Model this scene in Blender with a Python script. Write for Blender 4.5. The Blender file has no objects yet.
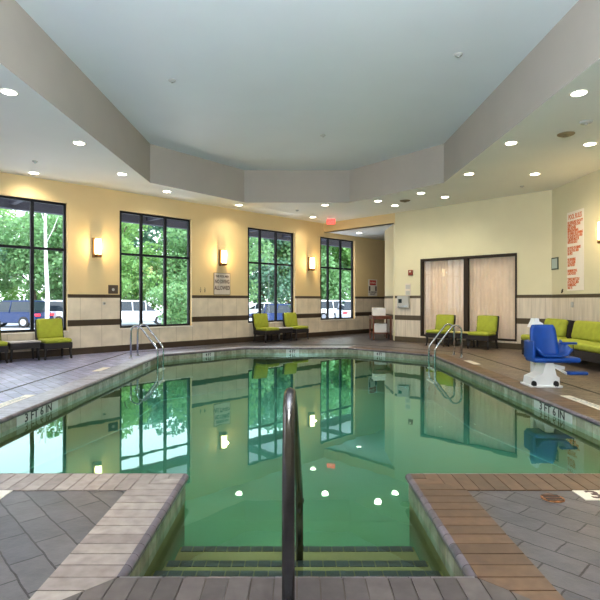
import bpy, bmesh, math, random
from mathutils import Vector, Matrix, noise
PI = math.pi
random.seed(7)
scn = bpy.context.scene
col = scn.collection
CAM_H = 1.25

# ------------------------------------------------------------------ materials
def nt(name):
    m = bpy.data.materials.new(name); m.use_nodes = True
    t = m.node_tree; b = t.nodes['Principled BSDF']
    return m, t, b
def N(t, kind, **kw):
    n = t.nodes.new(kind)
    for k, v in kw.items(): setattr(n, k, v)
    return n
def mat(name, c, rough=.5, metal=0., noise_amt=0., nscale=8., bump=0., bscale=60., emit=None, es=0., stretch=None, spec=None):
    m, t, b = nt(name)
    b.inputs['Base Color'].default_value = (*c, 1); b.inputs['Roughness'].default_value = rough
    b.inputs['Metallic'].default_value = metal
    if spec is not None: b.inputs['Specular IOR Level'].default_value = spec
    if emit:
        b.inputs['Emission Color'].default_value = (*emit, 1); b.inputs['Emission Strength'].default_value = es
    tc = None
    if noise_amt > 0 or bump > 0:
        tc = N(t, 'ShaderNodeTexCoord'); src = tc.outputs['Object']
        if stretch:
            mp = N(t, 'ShaderNodeMapping'); mp.inputs['Scale'].default_value = stretch
            t.links.new(src, mp.inputs[0]); src = mp.outputs[0]
    if noise_amt > 0:
        n = N(t, 'ShaderNodeTexNoise'); n.inputs['Scale'].default_value = nscale; n.inputs['Detail'].default_value = 5
        t.links.new(src, n.inputs['Vector'])
        r = N(t, 'ShaderNodeValToRGB')
        r.color_ramp.elements[0].position = .3; r.color_ramp.elements[1].position = .7
        r.color_ramp.elements[0].color = (*[max(0, x*(1-noise_amt)) for x in c], 1)
        r.color_ramp.elements[1].color = (*[min(1, x*(1+noise_amt)) for x in c], 1)
        t.links.new(n.outputs['Fac'], r.inputs[0]); t.links.new(r.outputs[0], b.inputs['Base Color'])
    if bump > 0:
        n = N(t, 'ShaderNodeTexNoise'); n.inputs['Scale'].default_value = bscale; n.inputs['Detail'].default_value = 4
        t.links.new(src, n.inputs['Vector'])
        bp = N(t, 'ShaderNodeBump'); bp.inputs['Strength'].default_value = bump; bp.inputs['Distance'].default_value = .01
        t.links.new(n.outputs['Fac'], bp.inputs['Height']); t.links.new(bp.outputs[0], b.inputs['Normal'])
    return m

M = {}
M['paint_gold'] = mat('paint_gold', (.69, .53, .29), .6, noise_amt=.03, nscale=1.5, bump=.05, bscale=90)
M['paint_cream'] = mat('paint_cream', (.66, .61, .43), .6, noise_amt=.03, nscale=1.5, bump=.05, bscale=90)
M['ceil'] = mat('ceiling_paint', (.74, .78, .82), .8, noise_amt=.015, nscale=1.2)
M['soffit'] = mat('soffit_paint', (.78, .79, .76), .8, noise_amt=.015, nscale=1.2)
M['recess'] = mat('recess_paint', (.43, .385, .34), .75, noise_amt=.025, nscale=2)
M['dark_frame'] = mat('dark_bronze_frame', (.010, .011, .015), .5, spec=.25)
M['door_frame'] = mat('dark_brown_frame', (.030, .020, .013), .5, spec=.3)
M['wicker'] = mat('dark_wicker', (.016, .012, .012), .6, noise_amt=.4, nscale=60, bump=.5, bscale=120)
M['lime'] = mat('lime_cushion', (.33, .36, .035), .8, noise_amt=.12, nscale=9, bump=.15, bscale=60)
M['table_top'] = mat('grey_table_top', (.42, .38, .36), .35, noise_amt=.1)
M['table_wood'] = mat('olive_table_top', (.40, .33, .10), .4, noise_amt=.1)
M['steel'] = mat('polished_steel', (.62, .64, .68), .12, 1.0)
M['steel_dark'] = mat('brushed_rail_steel', (.15, .14, .14), .2, 1.0, noise_amt=.15, nscale=14)
M['lift_blue'] = mat('lift_blue_plastic', (.001, .055, .29), .5, noise_amt=.1)
M['white_plastic'] = mat('white_plastic', (.82, .82, .82), .4)
M['grey_plastic'] = mat('grey_plastic', (.45, .45, .43), .45)
M['black'] = mat('black_rubber', (.015, .015, .017), .5)
M['towel'] = mat('white_towel', (.85, .85, .86), .95, bump=.3, bscale=120)
M['cherry'] = mat('cherry_wood', (.13, .035, .012), .35, noise_amt=.35, nscale=12, stretch=(1, 1, .2))
M['sign'] = mat('sign_white', (.80, .74, .66), .5)
M['sign_clear'] = mat('sign_tan', (.66, .58, .50), .5)
M['sign_dark'] = mat('sign_letters_dark', (.10, .055, .05), .6)
M['orange'] = mat('sign_letters_orange', (.62, .13, .015), .6)
M['red'] = mat('red_paint', (.55, .03, .02), .5)
M['red_dark'] = mat('red_brown_plastic', (.22, .03, .015), .4)
M['pic_frame'] = mat('green_grey_frame', (.06, .08, .06), .5)
M['pic_paper'] = mat('certificate_paper', (.42, .50, .48), .4)
M['plaque'] = mat('brown_plaque', (.07, .045, .03), .5)
M['bronze'] = mat('sconce_bronze', (.16, .075, .02), .35, .6)
M['shade'] = mat('sconce_shade', (1, .9, .7), .5, emit=(1, .80, .45), es=7.)
M['lamp'] = mat('lamp_lens', (1, 1, .9), .5, emit=(1, .93, .74), es=9.)
M['lamp_ring'] = mat('lamp_ring', (.9, .88, .8), .4)
M['exit_red'] = mat('exit_letters', (.9, .02, .02), .5, emit=(1, .05, .03), es=2.2)
M['exit_panel'] = mat('exit_panel', (.85, .25, .22), .3, emit=(1, .12, .1), es=.35)
M['vent'] = mat('vent_brown', (.20, .15, .08), .6)
M['marker'] = mat('marker_tile_cream', (.82, .76, .66), .3, noise_amt=.04)
M['marker_grey'] = mat('marker_tile_grey', (.62, .64, .62), .25)
M['pink_ink'] = mat('faded_red_ink', (.75, .25, .25), .4)
M['rust'] = mat('rusty_iron', (.28, .11, .04), .7, noise_amt=.5, nscale=30, bump=.4, bscale=80)
M['asphalt'] = mat('asphalt', (.42, .43, .45), .9, noise_amt=.1, nscale=4)
M['grass'] = mat('grass_ground', (.30, .36, .24), .9, noise_amt=.4, nscale=5)
M['canopy_white'] = mat('canopy_underside', (.78, .80, .92), .7)
M['canopy_beam'] = mat('canopy_beam', (.05, .05, .07), .6)
M['bark'] = mat('tree_bark', (.16, .12, .09), .9, noise_amt=.3, nscale=10)
M['birch'] = mat('pale_bark', (.75, .74, .72), .8, noise_amt=.2, nscale=12)
M['tyre'] = mat('tyre', (.02, .02, .02), .8)
M['hub'] = mat('wheel_alloy', (.55, .56, .6), .3, .8)
M['car_glass'] = mat('car_glass', (.02, .03, .04), .05)
M['tail'] = mat('tail_lamp', (.6, .01, .02), .3, emit=(1, .05, .08), es=.6)
M['head'] = mat('head_lamp', (.8, .8, .85), .1)

def add_leaf(name, base, trans):
    m, t, b = nt(name)
    oi = N(t, 'ShaderNodeNewGeometry')
    r = N(t, 'ShaderNodeValToRGB')
    r.color_ramp.elements[0].color = (*[x*.45 for x in base], 1)
    r.color_ramp.elements[1].color = (*[min(1, x*1.7) for x in base], 1)
    t.links.new(oi.outputs['Random Per Island'], r.inputs[0])
    t.links.new(r.outputs[0], b.inputs['Base Color'])
    b.inputs['Roughness'].default_value = .55
    tr = N(t, 'ShaderNodeBsdfTranslucent'); tr.inputs[0].default_value = (*trans, 1)
    mx = N(t, 'ShaderNodeMixShader'); mx.inputs[0].default_value = .45
    out = t.nodes['Material Output']
    t.links.new(b.outputs[0], mx.inputs[1]); t.links.new(tr.outputs[0], mx.inputs[2]); t.links.new(mx.outputs[0], out.inputs[0])
    return m
M['leaf_a'] = add_leaf('leaf_mid', (.19, .34, .17), (.28, .48, .18))
M['leaf_b'] = add_leaf('leaf_bluegreen', (.18, .32, .24), (.22, .42, .27))
M['leaf_c'] = add_leaf('leaf_yellow', (.22, .40, .16), (.40, .58, .18))

def tile_wall_mat(name, w, light, dark, streak):
    """beige wall tile with dark rail, dark middle band and dark base, bands at fixed object heights"""
    m, t, b = nt(name)
    tc = N(t, 'ShaderNodeTexCoord'); sp = N(t, 'ShaderNodeSeparateXYZ'); t.links.new(tc.outputs['Object'], sp.inputs[0])
    def math_(op, a, bb=None):
        n = N(t, 'ShaderNodeMath', operation=op)
        for i, v in enumerate((a, bb)):
            if v is None: continue
            if isinstance(v, (int, float)): n.inputs[i].default_value = v
            else: t.links.new(v, n.inputs[i])
        return n.outputs[0]
    z = sp.outputs['Z']
    def band(lo, hi): return math_('MULTIPLY', math_('GREATER_THAN', z, lo), math_('LESS_THAN', z, hi))
    dk = math_('MAXIMUM', math_('MAXIMUM', band(-1, .15), band(.655, .79)), band(1.305, 2))
    fr = math_('FRACT', math_('DIVIDE', sp.outputs['X'], w))
    jt = math_('LESS_THAN', fr, .006/w*1.3)
    zj = math_('MAXIMUM', math_('MAXIMUM', band(.145, .153), band(.648, .656)), math_('MAXIMUM', band(.788, .796), band(1.298, 1.306)))
    n1 = N(t, 'ShaderNodeTexNoise'); n1.inputs['Scale'].default_value = 3; n1.inputs['Detail'].default_value = 6
    mp = N(t, 'ShaderNodeMapping'); mp.inputs['Scale'].default_value = streak; t.links.new(tc.outputs['Object'], mp.inputs[0]); t.links.new(mp.outputs[0], n1.inputs['Vector'])
    rl = N(t, 'ShaderNodeValToRGB'); rl.color_ramp.elements[0].position = .3; rl.color_ramp.elements[1].position = .7
    rl.color_ramp.elements[0].color = (*[x*.84 for x in light], 1); rl.color_ramp.elements[1].color = (*[min(1, x*1.08) for x in light], 1)
    t.links.new(n1.outputs['Fac'], rl.inputs[0])
    rd = N(t, 'ShaderNodeValToRGB'); rd.color_ramp.elements[0].color = (*[x*.75 for x in dark], 1); rd.color_ramp.elements[1].color = (*[x*1.3 for x in dark], 1)
    t.links.new(n1.outputs['Fac'], rd.inputs[0])
    def mix(f, a, c):
        n = N(t, 'ShaderNodeMix', data_type='RGBA')
        t.links.new(f, n.inputs['Factor'])
        for k, v in (('A', a), ('B', c)):
            s = [i for i in n.inputs if i.name == k and i.type == 'RGBA'][0]
            if isinstance(v, tuple): s.default_value = v
            else: t.links.new(v, s)
        return [o for o in n.outputs if o.type == 'RGBA'][0]
    c = mix(math_('MAXIMUM', jt, zj), rl.outputs[0], (light[0]*.55, light[1]*.5, light[2]*.45, 1))
    c = mix(dk, c, rd.outputs[0])
    t.links.new(c, b.inputs['Base Color']); b.inputs['Roughness'].default_value = .35
    return m
M['tile_left'] = tile_wall_mat('beige_wall_tile', .5, (.72, .62, .49), (.055, .036, .022), (1, 1, 1))
M['tile_right'] = tile_wall_mat('veined_wall_tile', .33, (.66, .58, .48), (.075, .055, .03), (6, 6, .5))

def floor_mat():
    m, t, b = nt('slate_paver_floor')
    tc = N(t, 'ShaderNodeTexCoord'); mp = N(t, 'ShaderNodeMapping'); mp.inputs['Rotation'].default_value = (0, 0, math.radians(47))
    t.links.new(tc.outputs['Object'], mp.inputs[0])
    wn = N(t, 'ShaderNodeTexNoise'); wn.inputs['Scale'].default_value = 9; wn.inputs['Detail'].default_value = 3
    t.links.new(tc.outputs['Object'], wn.inputs['Vector'])
    wa = N(t, 'ShaderNodeVectorMath', operation='MULTIPLY_ADD')
    wa.inputs[1].default_value = (.018, .018, 0); t.links.new(wn.outputs['Color'], wa.inputs[0]); t.links.new(mp.outputs[0], wa.inputs[2])
    br = N(t, 'ShaderNodeTexBrick'); br.inputs['Scale'].default_value = 1
    br.inputs['Brick Width'].default_value = .31; br.inputs['Row Height'].default_value = .155
    br.inputs['Mortar Size'].default_value = .0055; br.inputs['Mortar Smooth'].default_value = .3; br.inputs['Bias'].default_value = 0
    br.inputs['Color1'].default_value = (.066, .066, .080, 1); br.inputs['Color2'].default_value = (.108, .100, .108, 1)
    br.inputs['Mortar'].default_value = (.018, .016, .02, 1)
    t.links.new(wa.outputs[0], br.inputs['Vector'])
    n = N(t, 'ShaderNodeTexNoise'); n.inputs['Scale'].default_value = 5; n.inputs['Detail'].default_value = 8; n.inputs['Roughness'].default_value = .65
    t.links.new(tc.outputs['Object'], n.inputs['Vector'])
    rp = N(t, 'ShaderNodeValToRGB'); rp.color_ramp.elements[0].position = .3; rp.color_ramp.elements[1].position = .72
    rp.color_ramp.elements[0].color = (.66, .66, .68, 1); rp.color_ramp.elements[1].color = (1.25, 1.22, 1.2, 1)
    t.links.new(n.outputs['Fac'], rp.inputs[0])
    mx = N(t, 'ShaderNodeMix', data_type='RGBA', blend_type='MULTIPLY'); mx.inputs[0].default_value = 1
    A = [i for i in mx.inputs if i.type == 'RGBA']; t.links.new(br.outputs['Color'], A[0]); t.links.new(rp.outputs[0], A[1])
    # warmer, tanner pavers on the right-hand side of the room
    sp = N(t, 'ShaderNodeSeparateXYZ'); t.links.new(tc.outputs['Object'], sp.inputs[0])
    mr = N(t, 'ShaderNodeMapRange'); mr.inputs[1].default_value = 2.6; mr.inputs[2].default_value = 3.8
    t.links.new(sp.outputs['X'], mr.inputs[0])
    mx2 = N(t, 'ShaderNodeMix', data_type='RGBA', blend_type='MULTIPLY')
    t.links.new(mr.outputs[0], mx2.inputs[0])
    B = [i for i in mx2.inputs if i.type == 'RGBA']; t.links.new([o for o in mx.outputs if o.type == 'RGBA'][0], B[0]); B[1].default_value = (2.3, 1.85, 1.25, 1)
    t.links.new([o for o in mx2.outputs if o.type == 'RGBA'][0], b.inputs['Base Color'])
    ml = N(t, 'ShaderNodeMapRange'); ml.inputs[1].default_value = -2.2; ml.inputs[2].default_value = -3.6  # bluish window sheen painted into the left deck colour
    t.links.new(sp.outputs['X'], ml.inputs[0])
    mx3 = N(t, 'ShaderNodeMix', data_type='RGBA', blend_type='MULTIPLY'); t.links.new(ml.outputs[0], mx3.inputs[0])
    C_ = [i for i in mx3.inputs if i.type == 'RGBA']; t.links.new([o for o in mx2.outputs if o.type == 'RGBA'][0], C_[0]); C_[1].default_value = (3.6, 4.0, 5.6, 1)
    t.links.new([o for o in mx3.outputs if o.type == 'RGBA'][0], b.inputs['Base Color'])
    b.inputs['Roughness'].default_value = .34; b.inputs['Specular IOR Level'].default_value = .5
    bp = N(t, 'ShaderNodeBump'); bp.inputs['Strength'].default_value = .7; bp.inputs['Distance'].default_value = .009
    ad = N(t, 'ShaderNodeMath', operation='MULTIPLY_ADD'); ad.inputs[1].default_value = .8
    t.links.new(n.outputs['Fac'], ad.inputs[0])
    iv = N(t, 'ShaderNodeMath', operation='SUBTRACT'); iv.inputs[0].default_value = 1; t.links.new(br.outputs['Fac'], iv.inputs[1])
    t.links.new(iv.outputs[0], ad.inputs[2]); t.links.new(ad.outputs[0], bp.inputs['Height']); t.links.new(bp.outputs[0], b.inputs['Normal'])
    return m
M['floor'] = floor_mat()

def brick_mat(name, c0, c1, rough=.4):
    m, t, b = nt(name)
    g = N(t, 'ShaderNodeNewGeometry'); r = N(t, 'ShaderNodeValToRGB')
    r.color_ramp.elements[0].color = (*c0, 1); r.color_ramp.elements[1].color = (*c1, 1)
    t.links.new(g.outputs['Random Per Island'], r.inputs[0])
    tc = N(t, 'ShaderNodeTexCoord'); n = N(t, 'ShaderNodeTexNoise'); n.inputs['Scale'].default_value = 14; n.inputs['Detail'].default_value = 6
    t.links.new(tc.outputs['Object'], n.inputs['Vector'])
    rp = N(t, 'ShaderNodeValToRGB'); rp.color_ramp.elements[0].position = .25; rp.color_ramp.elements[1].position = .75
    rp.color_ramp.elements[0].color = (.72, .7, .7, 1); rp.color_ramp.elements[1].color = (1.2, 1.2, 1.2, 1); t.links.new(n.outputs['Fac'], rp.inputs[0])
    mx = N(t, 'ShaderNodeMix', data_type='RGBA', blend_type='MULTIPLY'); mx.inputs[0].default_value = 1
    A = [i for i in mx.inputs if i.type == 'RGBA']; t.links.new(r.outputs[0], A[0]); t.links.new(rp.outputs[0], A[1])
    t.links.new([o for o in mx.outputs if o.type == 'RGBA'][0], b.inputs['Base Color'])
    b.inputs['Roughness'].default_value = rough
    bp = N(t, 'ShaderNodeBump'); bp.inputs['Strength'].default_value = .25; bp.inputs['Distance'].default_value = .004
    t.links.new(n.outputs['Fac'], bp.inputs['Height']); t.links.new(bp.outputs[0], b.inputs['Normal'])
    return m
M['coping'] = brick_mat('coping_brick', (.098, .054, .032), (.155, .086, .050))
M['coping_grey'] = brick_mat('coping_brick_greyed', (.25, .20, .185), (.36, .30, .275))
M['coping_sheen'] = brick_mat('coping_brick_sheen', (.34, .35, .43), (.42, .43, .52))  # left and far coping, with bluish window sheen put into its colour
M['coping_purple'] = brick_mat('coping_brick_dark', (.075, .060, .058), (.115, .093, .088))
M['nose'] = brick_mat('coping_nose', (.10, .085, .10), (.17, .14, .16), .3)
M['grout'] = mat('grout', (.10, .075, .06), .8)
M['step_tile'] = brick_mat('step_edge_tile', (.012, .016, .02), (.03, .035, .04), .3)

def basin_mat():
    """pool plaster, tinted from olive where shallow to blue-green where deep, with faint mottling"""
    m, t, b = nt('pool_plaster')
    tc = N(t, 'ShaderNodeTexCoord'); sp = N(t, 'ShaderNodeSeparateXYZ'); t.links.new(tc.outputs['Object'], sp.inputs[0])
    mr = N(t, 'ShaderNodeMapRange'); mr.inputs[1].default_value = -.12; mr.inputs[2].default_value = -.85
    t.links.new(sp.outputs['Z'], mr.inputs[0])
    n = N(t, 'ShaderNodeTexNoise'); n.inputs['Scale'].default_value = 2.2; n.inputs['Detail'].default_value = 6
    t.links.new(tc.outputs['Object'], n.inputs['Vector'])
    ad = N(t, 'ShaderNodeMath', operation='MULTIPLY_ADD'); ad.inputs[1].default_value = .22
    sb = N(t, 'ShaderNodeMath', operation='SUBTRACT'); sb.inputs[1].default_value = .5; t.links.new(n.outputs['Fac'], sb.inputs[0])
    t.links.new(sb.outputs[0], ad.inputs[0]); t.links.new(mr.outputs[0], ad.inputs[2])
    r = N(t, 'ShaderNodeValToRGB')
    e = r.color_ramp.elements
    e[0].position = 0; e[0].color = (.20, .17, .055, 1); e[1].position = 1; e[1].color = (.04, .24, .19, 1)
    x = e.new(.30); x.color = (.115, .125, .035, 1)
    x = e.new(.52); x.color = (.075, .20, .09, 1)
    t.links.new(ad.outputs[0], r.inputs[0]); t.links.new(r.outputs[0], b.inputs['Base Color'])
    b.inputs['Roughness'].default_value = .9
    return m
M['basin'] = basin_mat()

def schlick(t, f0, nrm=None):
    lw = N(t, 'ShaderNodeLayerWeight'); lw.inputs['Blend'].default_value = .5
    if nrm: t.links.new(nrm, lw.inputs['Normal'])
    pw = N(t, 'ShaderNodeMath', operation='POWER'); pw.inputs[1].default_value = 5; t.links.new(lw.outputs['Facing'], pw.inputs[0])
    ma = N(t, 'ShaderNodeMath', operation='MULTIPLY_ADD'); ma.inputs[1].default_value = 1-f0; ma.inputs[2].default_value = f0
    t.links.new(pw.outputs[0], ma.inputs[0]); return ma.outputs[0]
def water_mat():
    m, t, b = nt('pool_water'); t.nodes.remove(b)
    tc = N(t, 'ShaderNodeTexCoord')
    n = N(t, 'ShaderNodeTexNoise'); n.inputs['Scale'].default_value = 2.2; n.inputs['Detail'].default_value = 2
    t.links.new(tc.outputs['Object'], n.inputs['Vector'])
    bp = N(t, 'ShaderNodeBump'); bp.inputs['Strength'].default_value = .04; bp.inputs['Distance'].default_value = .02
    t.links.new(n.outputs['Fac'], bp.inputs['Height'])
    fr = schlick(t, .07, bp.outputs[0])
    tr = N(t, 'ShaderNodeBsdfTransparent'); tr.inputs[0].default_value = (.85, .97, .91, 1)
    gl = N(t, 'ShaderNodeBsdfGlossy'); gl.inputs['Roughness'].default_value = .012; gl.inputs[0].default_value = (.74, 1, .95, 1)
    t.links.new(bp.outputs[0], gl.inputs['Normal'])
    mx = N(t, 'ShaderNodeMixShader'); t.links.new(fr, mx.inputs[0]); t.links.new(tr.outputs[0], mx.inputs[1]); t.links.new(gl.outputs[0], mx.inputs[2])
    t.links.new(mx.outputs[0], t.nodes['Material Output'].inputs[0])
    return m
M['water'] = water_mat()
def glass_mat():
    m, t, b = nt('window_glass'); t.nodes.remove(b)
    fr = schlick(t, .04)
    tr = N(t, 'ShaderNodeBsdfTransparent'); tr.inputs[0].default_value = (.95, .98, .98, 1)
    gl = N(t, 'ShaderNodeBsdfGlossy'); gl.inputs['Roughness'].default_value = .01
    mx = N(t, 'ShaderNodeMixShader'); t.links.new(fr, mx.inputs[0]); t.links.new(tr.outputs[0], mx.inputs[1]); t.links.new(gl.outputs[0], mx.inputs[2])
    t.links.new(mx.outputs[0], t.nodes['Material Output'].inputs[0])
    return m
M['glass'] = glass_mat()
M['curtain'] = mat('curtain_cloth', (.88, .66, .52), .8, noise_amt=.06, nscale=3)
M['pool_tile'] = brick_mat('waterline_tile', (.30, .30, .23), (.44, .44, .36), .2)

# ------------------------------------------------------------------ mesh helpers
class MB:
    def __init__(s): s.bm = bmesh.new()
    def box(s, a, b, bev=0, seg=2, mtx=None):
        a, b = Vector(a), Vector(b); c = (a+b)/2; d = b-a
        r = bmesh.ops.create_cube(s.bm, size=1)
        vs = r['verts']
        for v in vs: v.co = Vector((v.co.x*d.x+c.x, v.co.y*d.y+c.y, v.co.z*d.z+c.z))
        if bev > 0:
            es = list({e for v in vs for e in v.link_edges})
            rr = bmesh.ops.bevel(s.bm, geom=es, offset=min(bev, .49*min(abs(d.x), abs(d.y), abs(d.z))), segments=seg, affect='EDGES', profile=.5)
            vs = [v for v in rr['verts']]
            # gather the whole island
            seen = set(vs); st = list(vs)
            while st:
                v = st.pop()
                for e in v.link_edges:
                    o = e.other_vert(v)
                    if o not in seen: seen.add(o); st.append(o)
            vs = list(seen)
        if mtx:
            for v in vs: v.co = mtx @ v.co
        return s
    def prism(s, pts, axis, lo, hi, mtx=None):
        """polygon pts (2D) extruded along axis 'x','y' or 'z'"""
        def P(p, h):
            if axis == 'z': return Vector((p[0], p[1], h))
            if axis == 'x': return Vector((h, p[0], p[1]))
            return Vector((p[0], h, p[1]))
        a = [s.bm.verts.new(P(p, lo)) for p in pts]; b = [s.bm.verts.new(P(p, hi)) for p in pts]
        n = len(pts)
        fs = [s.bm.faces.new(a[::-1]), s.bm.faces.new(b)]
        for i in range(n): fs.append(s.bm.faces.new((a[i], a[(i+1) % n], b[(i+1) % n], b[i])))
        if mtx:
            for v in a+b: v.co = mtx @ v.co
        bmesh.ops.recalc_face_normals(s.bm, faces=fs)
        return s
    def tube(s, pts, r, seg=12, caps=True):
        pts = [Vector(p) for p in pts]; n = len(pts)
        rr = r if isinstance(r, (list, tuple)) else [r]*n
        up = None; rings = []
        for i, p in enumerate(pts):
            t = (pts[min(i+1, n-1)] - pts[max(i-1, 0)]).normalized()
            if up is None:
                up = Vector((0, 0, 1)) if abs(t.z) < .9 else Vector((1, 0, 0))
            x = (up - t*up.dot(t)).normalized(); up = x; y = t.cross(x)
            rings.append([s.bm.verts.new(p + (x*math.cos(2*PI*k/seg)+y*math.sin(2*PI*k/seg))*rr[i]) for k in range(seg)])
        for i in range(n-1):
            for k in range(seg):
                f = s.bm.faces.new((rings[i][k], rings[i][(k+1) % seg], rings[i+1][(k+1) % seg], rings[i+1][k])); f.smooth = True
        if caps: s.bm.faces.new(rings[0][::-1]); s.bm.faces.new(rings[-1])
        return s
    def lathe(s, prof, seg=24, mtx=None):
        rings = []
        for (r, z) in prof:
            rings.append([s.bm.verts.new(Vector((r*math.cos(2*PI*k/seg), r*math.sin(2*PI*k/seg), z))) for k in range(seg)])
        if mtx:
            for rg in rings:
                for v in rg: v.co = mtx @ v.co
        for i in range(len(prof)-1):
            for k in range(seg):
                f = s.bm.faces.new((rings[i][k], rings[i][(k+1) % seg], rings[i+1][(k+1) % seg], rings[i+1][k])); f.smooth = True
        s.bm.faces.new(rings[0][::-1]); s.bm.faces.new(rings[-1])
        return s
    def quad(s, *p):
        s.bm.faces.new([s.bm.verts.new(Vector(q)) for q in p]); return s
    def mesh(s, name):
        me = bpy.data.meshes.new(name); s.bm.to_mesh(me); s.bm.free(); return me
    def build(s, name, m, parent=None, smooth=False, loc=None, rotz=0):
        bmesh.ops.recalc_face_normals(s.bm, faces=s.bm.faces) if smooth == 'fix' else None
        if smooth:
            for f in s.bm.faces: f.smooth = True
        me = s.mesh(name); me.materials.append(m if not isinstance(m, str) else M[m])
        o = bpy.data.objects.new(name, me); col.objects.link(o)
        if parent: o.parent = parent
        if loc: o.location = loc
        o.rotation_euler.z = rotz
        return o
def fillet(pts, rad, n=7):
    pts = [Vector(p) for p in pts]; out = [pts[0]]
    for i in range(1, len(pts)-1):
        a, b, c = pts[i-1], pts[i], pts[i+1]
        u = (a-b); v = (c-b); r = rad[i-1] if isinstance(rad, (list, tuple)) else rad
        k = min(r, u.length*.49, v.length*.49); u.normalize(); v.normalize()
        p0, p2 = b+u*k, b+v*k
        for j in range(n+1):
            t = j/n; out.append(p0*(1-t)**2 + b*2*t*(1-t) + p2*t*t)
    out.append(pts[-1]); return out
def tag(o, label=None, cat=None, group=None, kind=None):
    if label: o['label'] = label
    if cat: o['category'] = cat
    if group: o['group'] = group
    if kind: o['kind'] = kind
    return o
def thing(name, loc, rotz, label, cat, group=None, kind=None):
    o = bpy.data.objects.new(name, None); col.objects.link(o); o.location = loc; o.rotation_euler.z = rotz
    o.empty_display_size = .1
    return tag(o, label, cat, group, kind)
def struct(o, label=None): o['kind'] = 'structure'; return o
def children(o): return [c for c in bpy.data.objects if c.parent == o]
def dup(root, loc, rotz, label, group=None):
    kids = {}
    for o in bpy.data.objects:
        if o.parent: kids.setdefault(o.parent.name, []).append(o)
    def rec(o, par):
        c = o.copy(); col.objects.link(c)
        if par: c.parent = par
        for ch in kids.get(o.name, []): rec(ch, c)
        return c
    r = rec(root, None); r.location = loc; r.rotation_euler.z = rotz; r['label'] = label
    if group: r['group'] = group
    return r
def text(name, body, size, m, parent, loc, rot, extrude=.001, align='CENTER', xs=1., bold=.0):
    c = bpy.data.curves.new(name, 'FONT'); c.body = body; c.size = size; c.align_x = align; c.align_y = 'CENTER'; c.extrude = extrude
    c.resolution_u = 2; c.offset = bold
    tmp = bpy.data.objects.new('tmp', c); col.objects.link(tmp)
    bpy.context.view_layer.update()
    me = bpy.data.meshes.new_from_object(tmp.evaluated_get(bpy.context.evaluated_depsgraph_get()))
    bpy.data.objects.remove(tmp); me.materials.clear(); me.materials.append(M[m])
    for v in me.vertices: v.co.x *= xs
    o = bpy.data.objects.new(name, me); col.objects.link(o); o.parent = parent; o.location = loc; o.rotation_euler = rot
    return o

# ------------------------------------------------------------------ wall frames
TH_L = math.atan2(.984, 1.0)                 # window wall: local +x runs right/away, -y into the room
TH_D = math.atan2(-1.012, 1.0)               # glazed-door wall
PL, PD = Vector((0, 16.4, 0)), Vector((0, 18.25, 0))
def frame_pt(P, th, s, d, z=0):              # d metres into the room from the wall
    return Vector((P.x + math.cos(th)*s + math.sin(th)*d, P.y + math.sin(th)*s - math.cos(th)*d, z))
def s_of(P, th, x):                           # where a sight line at picture column x meets the wall
    k = (x-297)/500; return (k*P.y - P.x)/(math.cos(th) - k*math.sin(th))
sL = lambda x: s_of(PL, TH_L, x); FD = .09; sF = lambda x: s_of(frame_pt(PL, TH_L, 0, -FD), TH_L, x); sD = lambda x: s_of(PD, TH_D, x)

def wall_boxes(s0, s1, z0, z1, holes, y0, y1):
    b = MB(); hs = sorted(holes); cur = s0
    for (a, c, lo, hi) in hs:
        if a > cur: b.box((cur, y0, z0), (a, y1, z1))
        if lo > z0: b.box((a, y0, z0), (c, y1, min(lo, z1)))
        if hi < z1: b.box((a, y0, max(hi, z0)), (c, y1, z1))
        cur = c
    if cur < s1: b.box((cur, y0, z0), (s1, y1, z1))
    return b
HEAD, SILL, TRANS, TOP = 3.44, .56, 2.385, 3.9
W = [(sF(66)-2.1, sF(66), [sF(66)-1.4, sF(32.3)]), (sF(119.6), sF(190), [sF(141.5), sF(165.5)]),
     (sF(247.8), sF(293.1), [sF(260.3), sF(276.3)]), (sF(320.3), sF(353.1), [sF(328.3), sF(340.9)])]
WL = [sF(66)-2.1, sL(119.6), sL(247.8), sL(320.3)]
holes = [(l, c, SILL, HEAD) for (a, c, _), l in zip(W, WL)]
S_CORNER_L = -9.9                             # left corner x = -7
S_DOORX = .927/math.cos(TH_L)                # where the two wall planes cross
struct(wall_boxes(S_CORNER_L, 9.9, 0, TOP, holes, 0, .17).build('wall_window_side', 'paint_gold', loc=PL, rotz=TH_L))
struct(wall_boxes(S_CORNER_L, 9.9, 0, 1.38, holes, -.014, -.0005).build('trim_1', 'tile_left', loc=PL, rotz=TH_L))
# windows
for i, (a, c, mull) in enumerate(W):
    w = thing('window_%d' % (i+1), PL, TH_L, None, None, kind='structure')
    f = MB()
    fw = .05
    l = WL[i]
    f.box((l, FD, SILL), (a+fw, FD+.07, HEAD)); f.box((c-fw, FD, SILL), (c, FD+.07, HEAD))
    f.box((a, FD, SILL), (c, FD+.07, SILL+fw)); f.box((a, FD, HEAD-fw), (c, FD+.07, HEAD))
    f.build('window_frame', 'dark_frame', w)
    for s in mull: MB().box((s-.035, FD+.003, SILL+fw), (s+.035, FD+.06, HEAD-fw)).build('mullion', 'dark_frame', w)
    MB().box((a+fw, FD+.005, TRANS-.028), (c-fw, FD+.058, TRANS+.028)).build('transom', 'dark_frame', w)
    MB().quad((a+fw, FD+.03, SILL+fw), (c-fw, FD+.03, SILL+fw), (c-fw, FD+.03, HEAD-fw), (a+fw, FD+.03, HEAD-fw)).build('pane', 'glass', w)
    MB().box((l-.02, -.03, SILL-.03), (c+.02, FD, SILL), .006).build('window_sill', 'sign', w)

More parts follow.
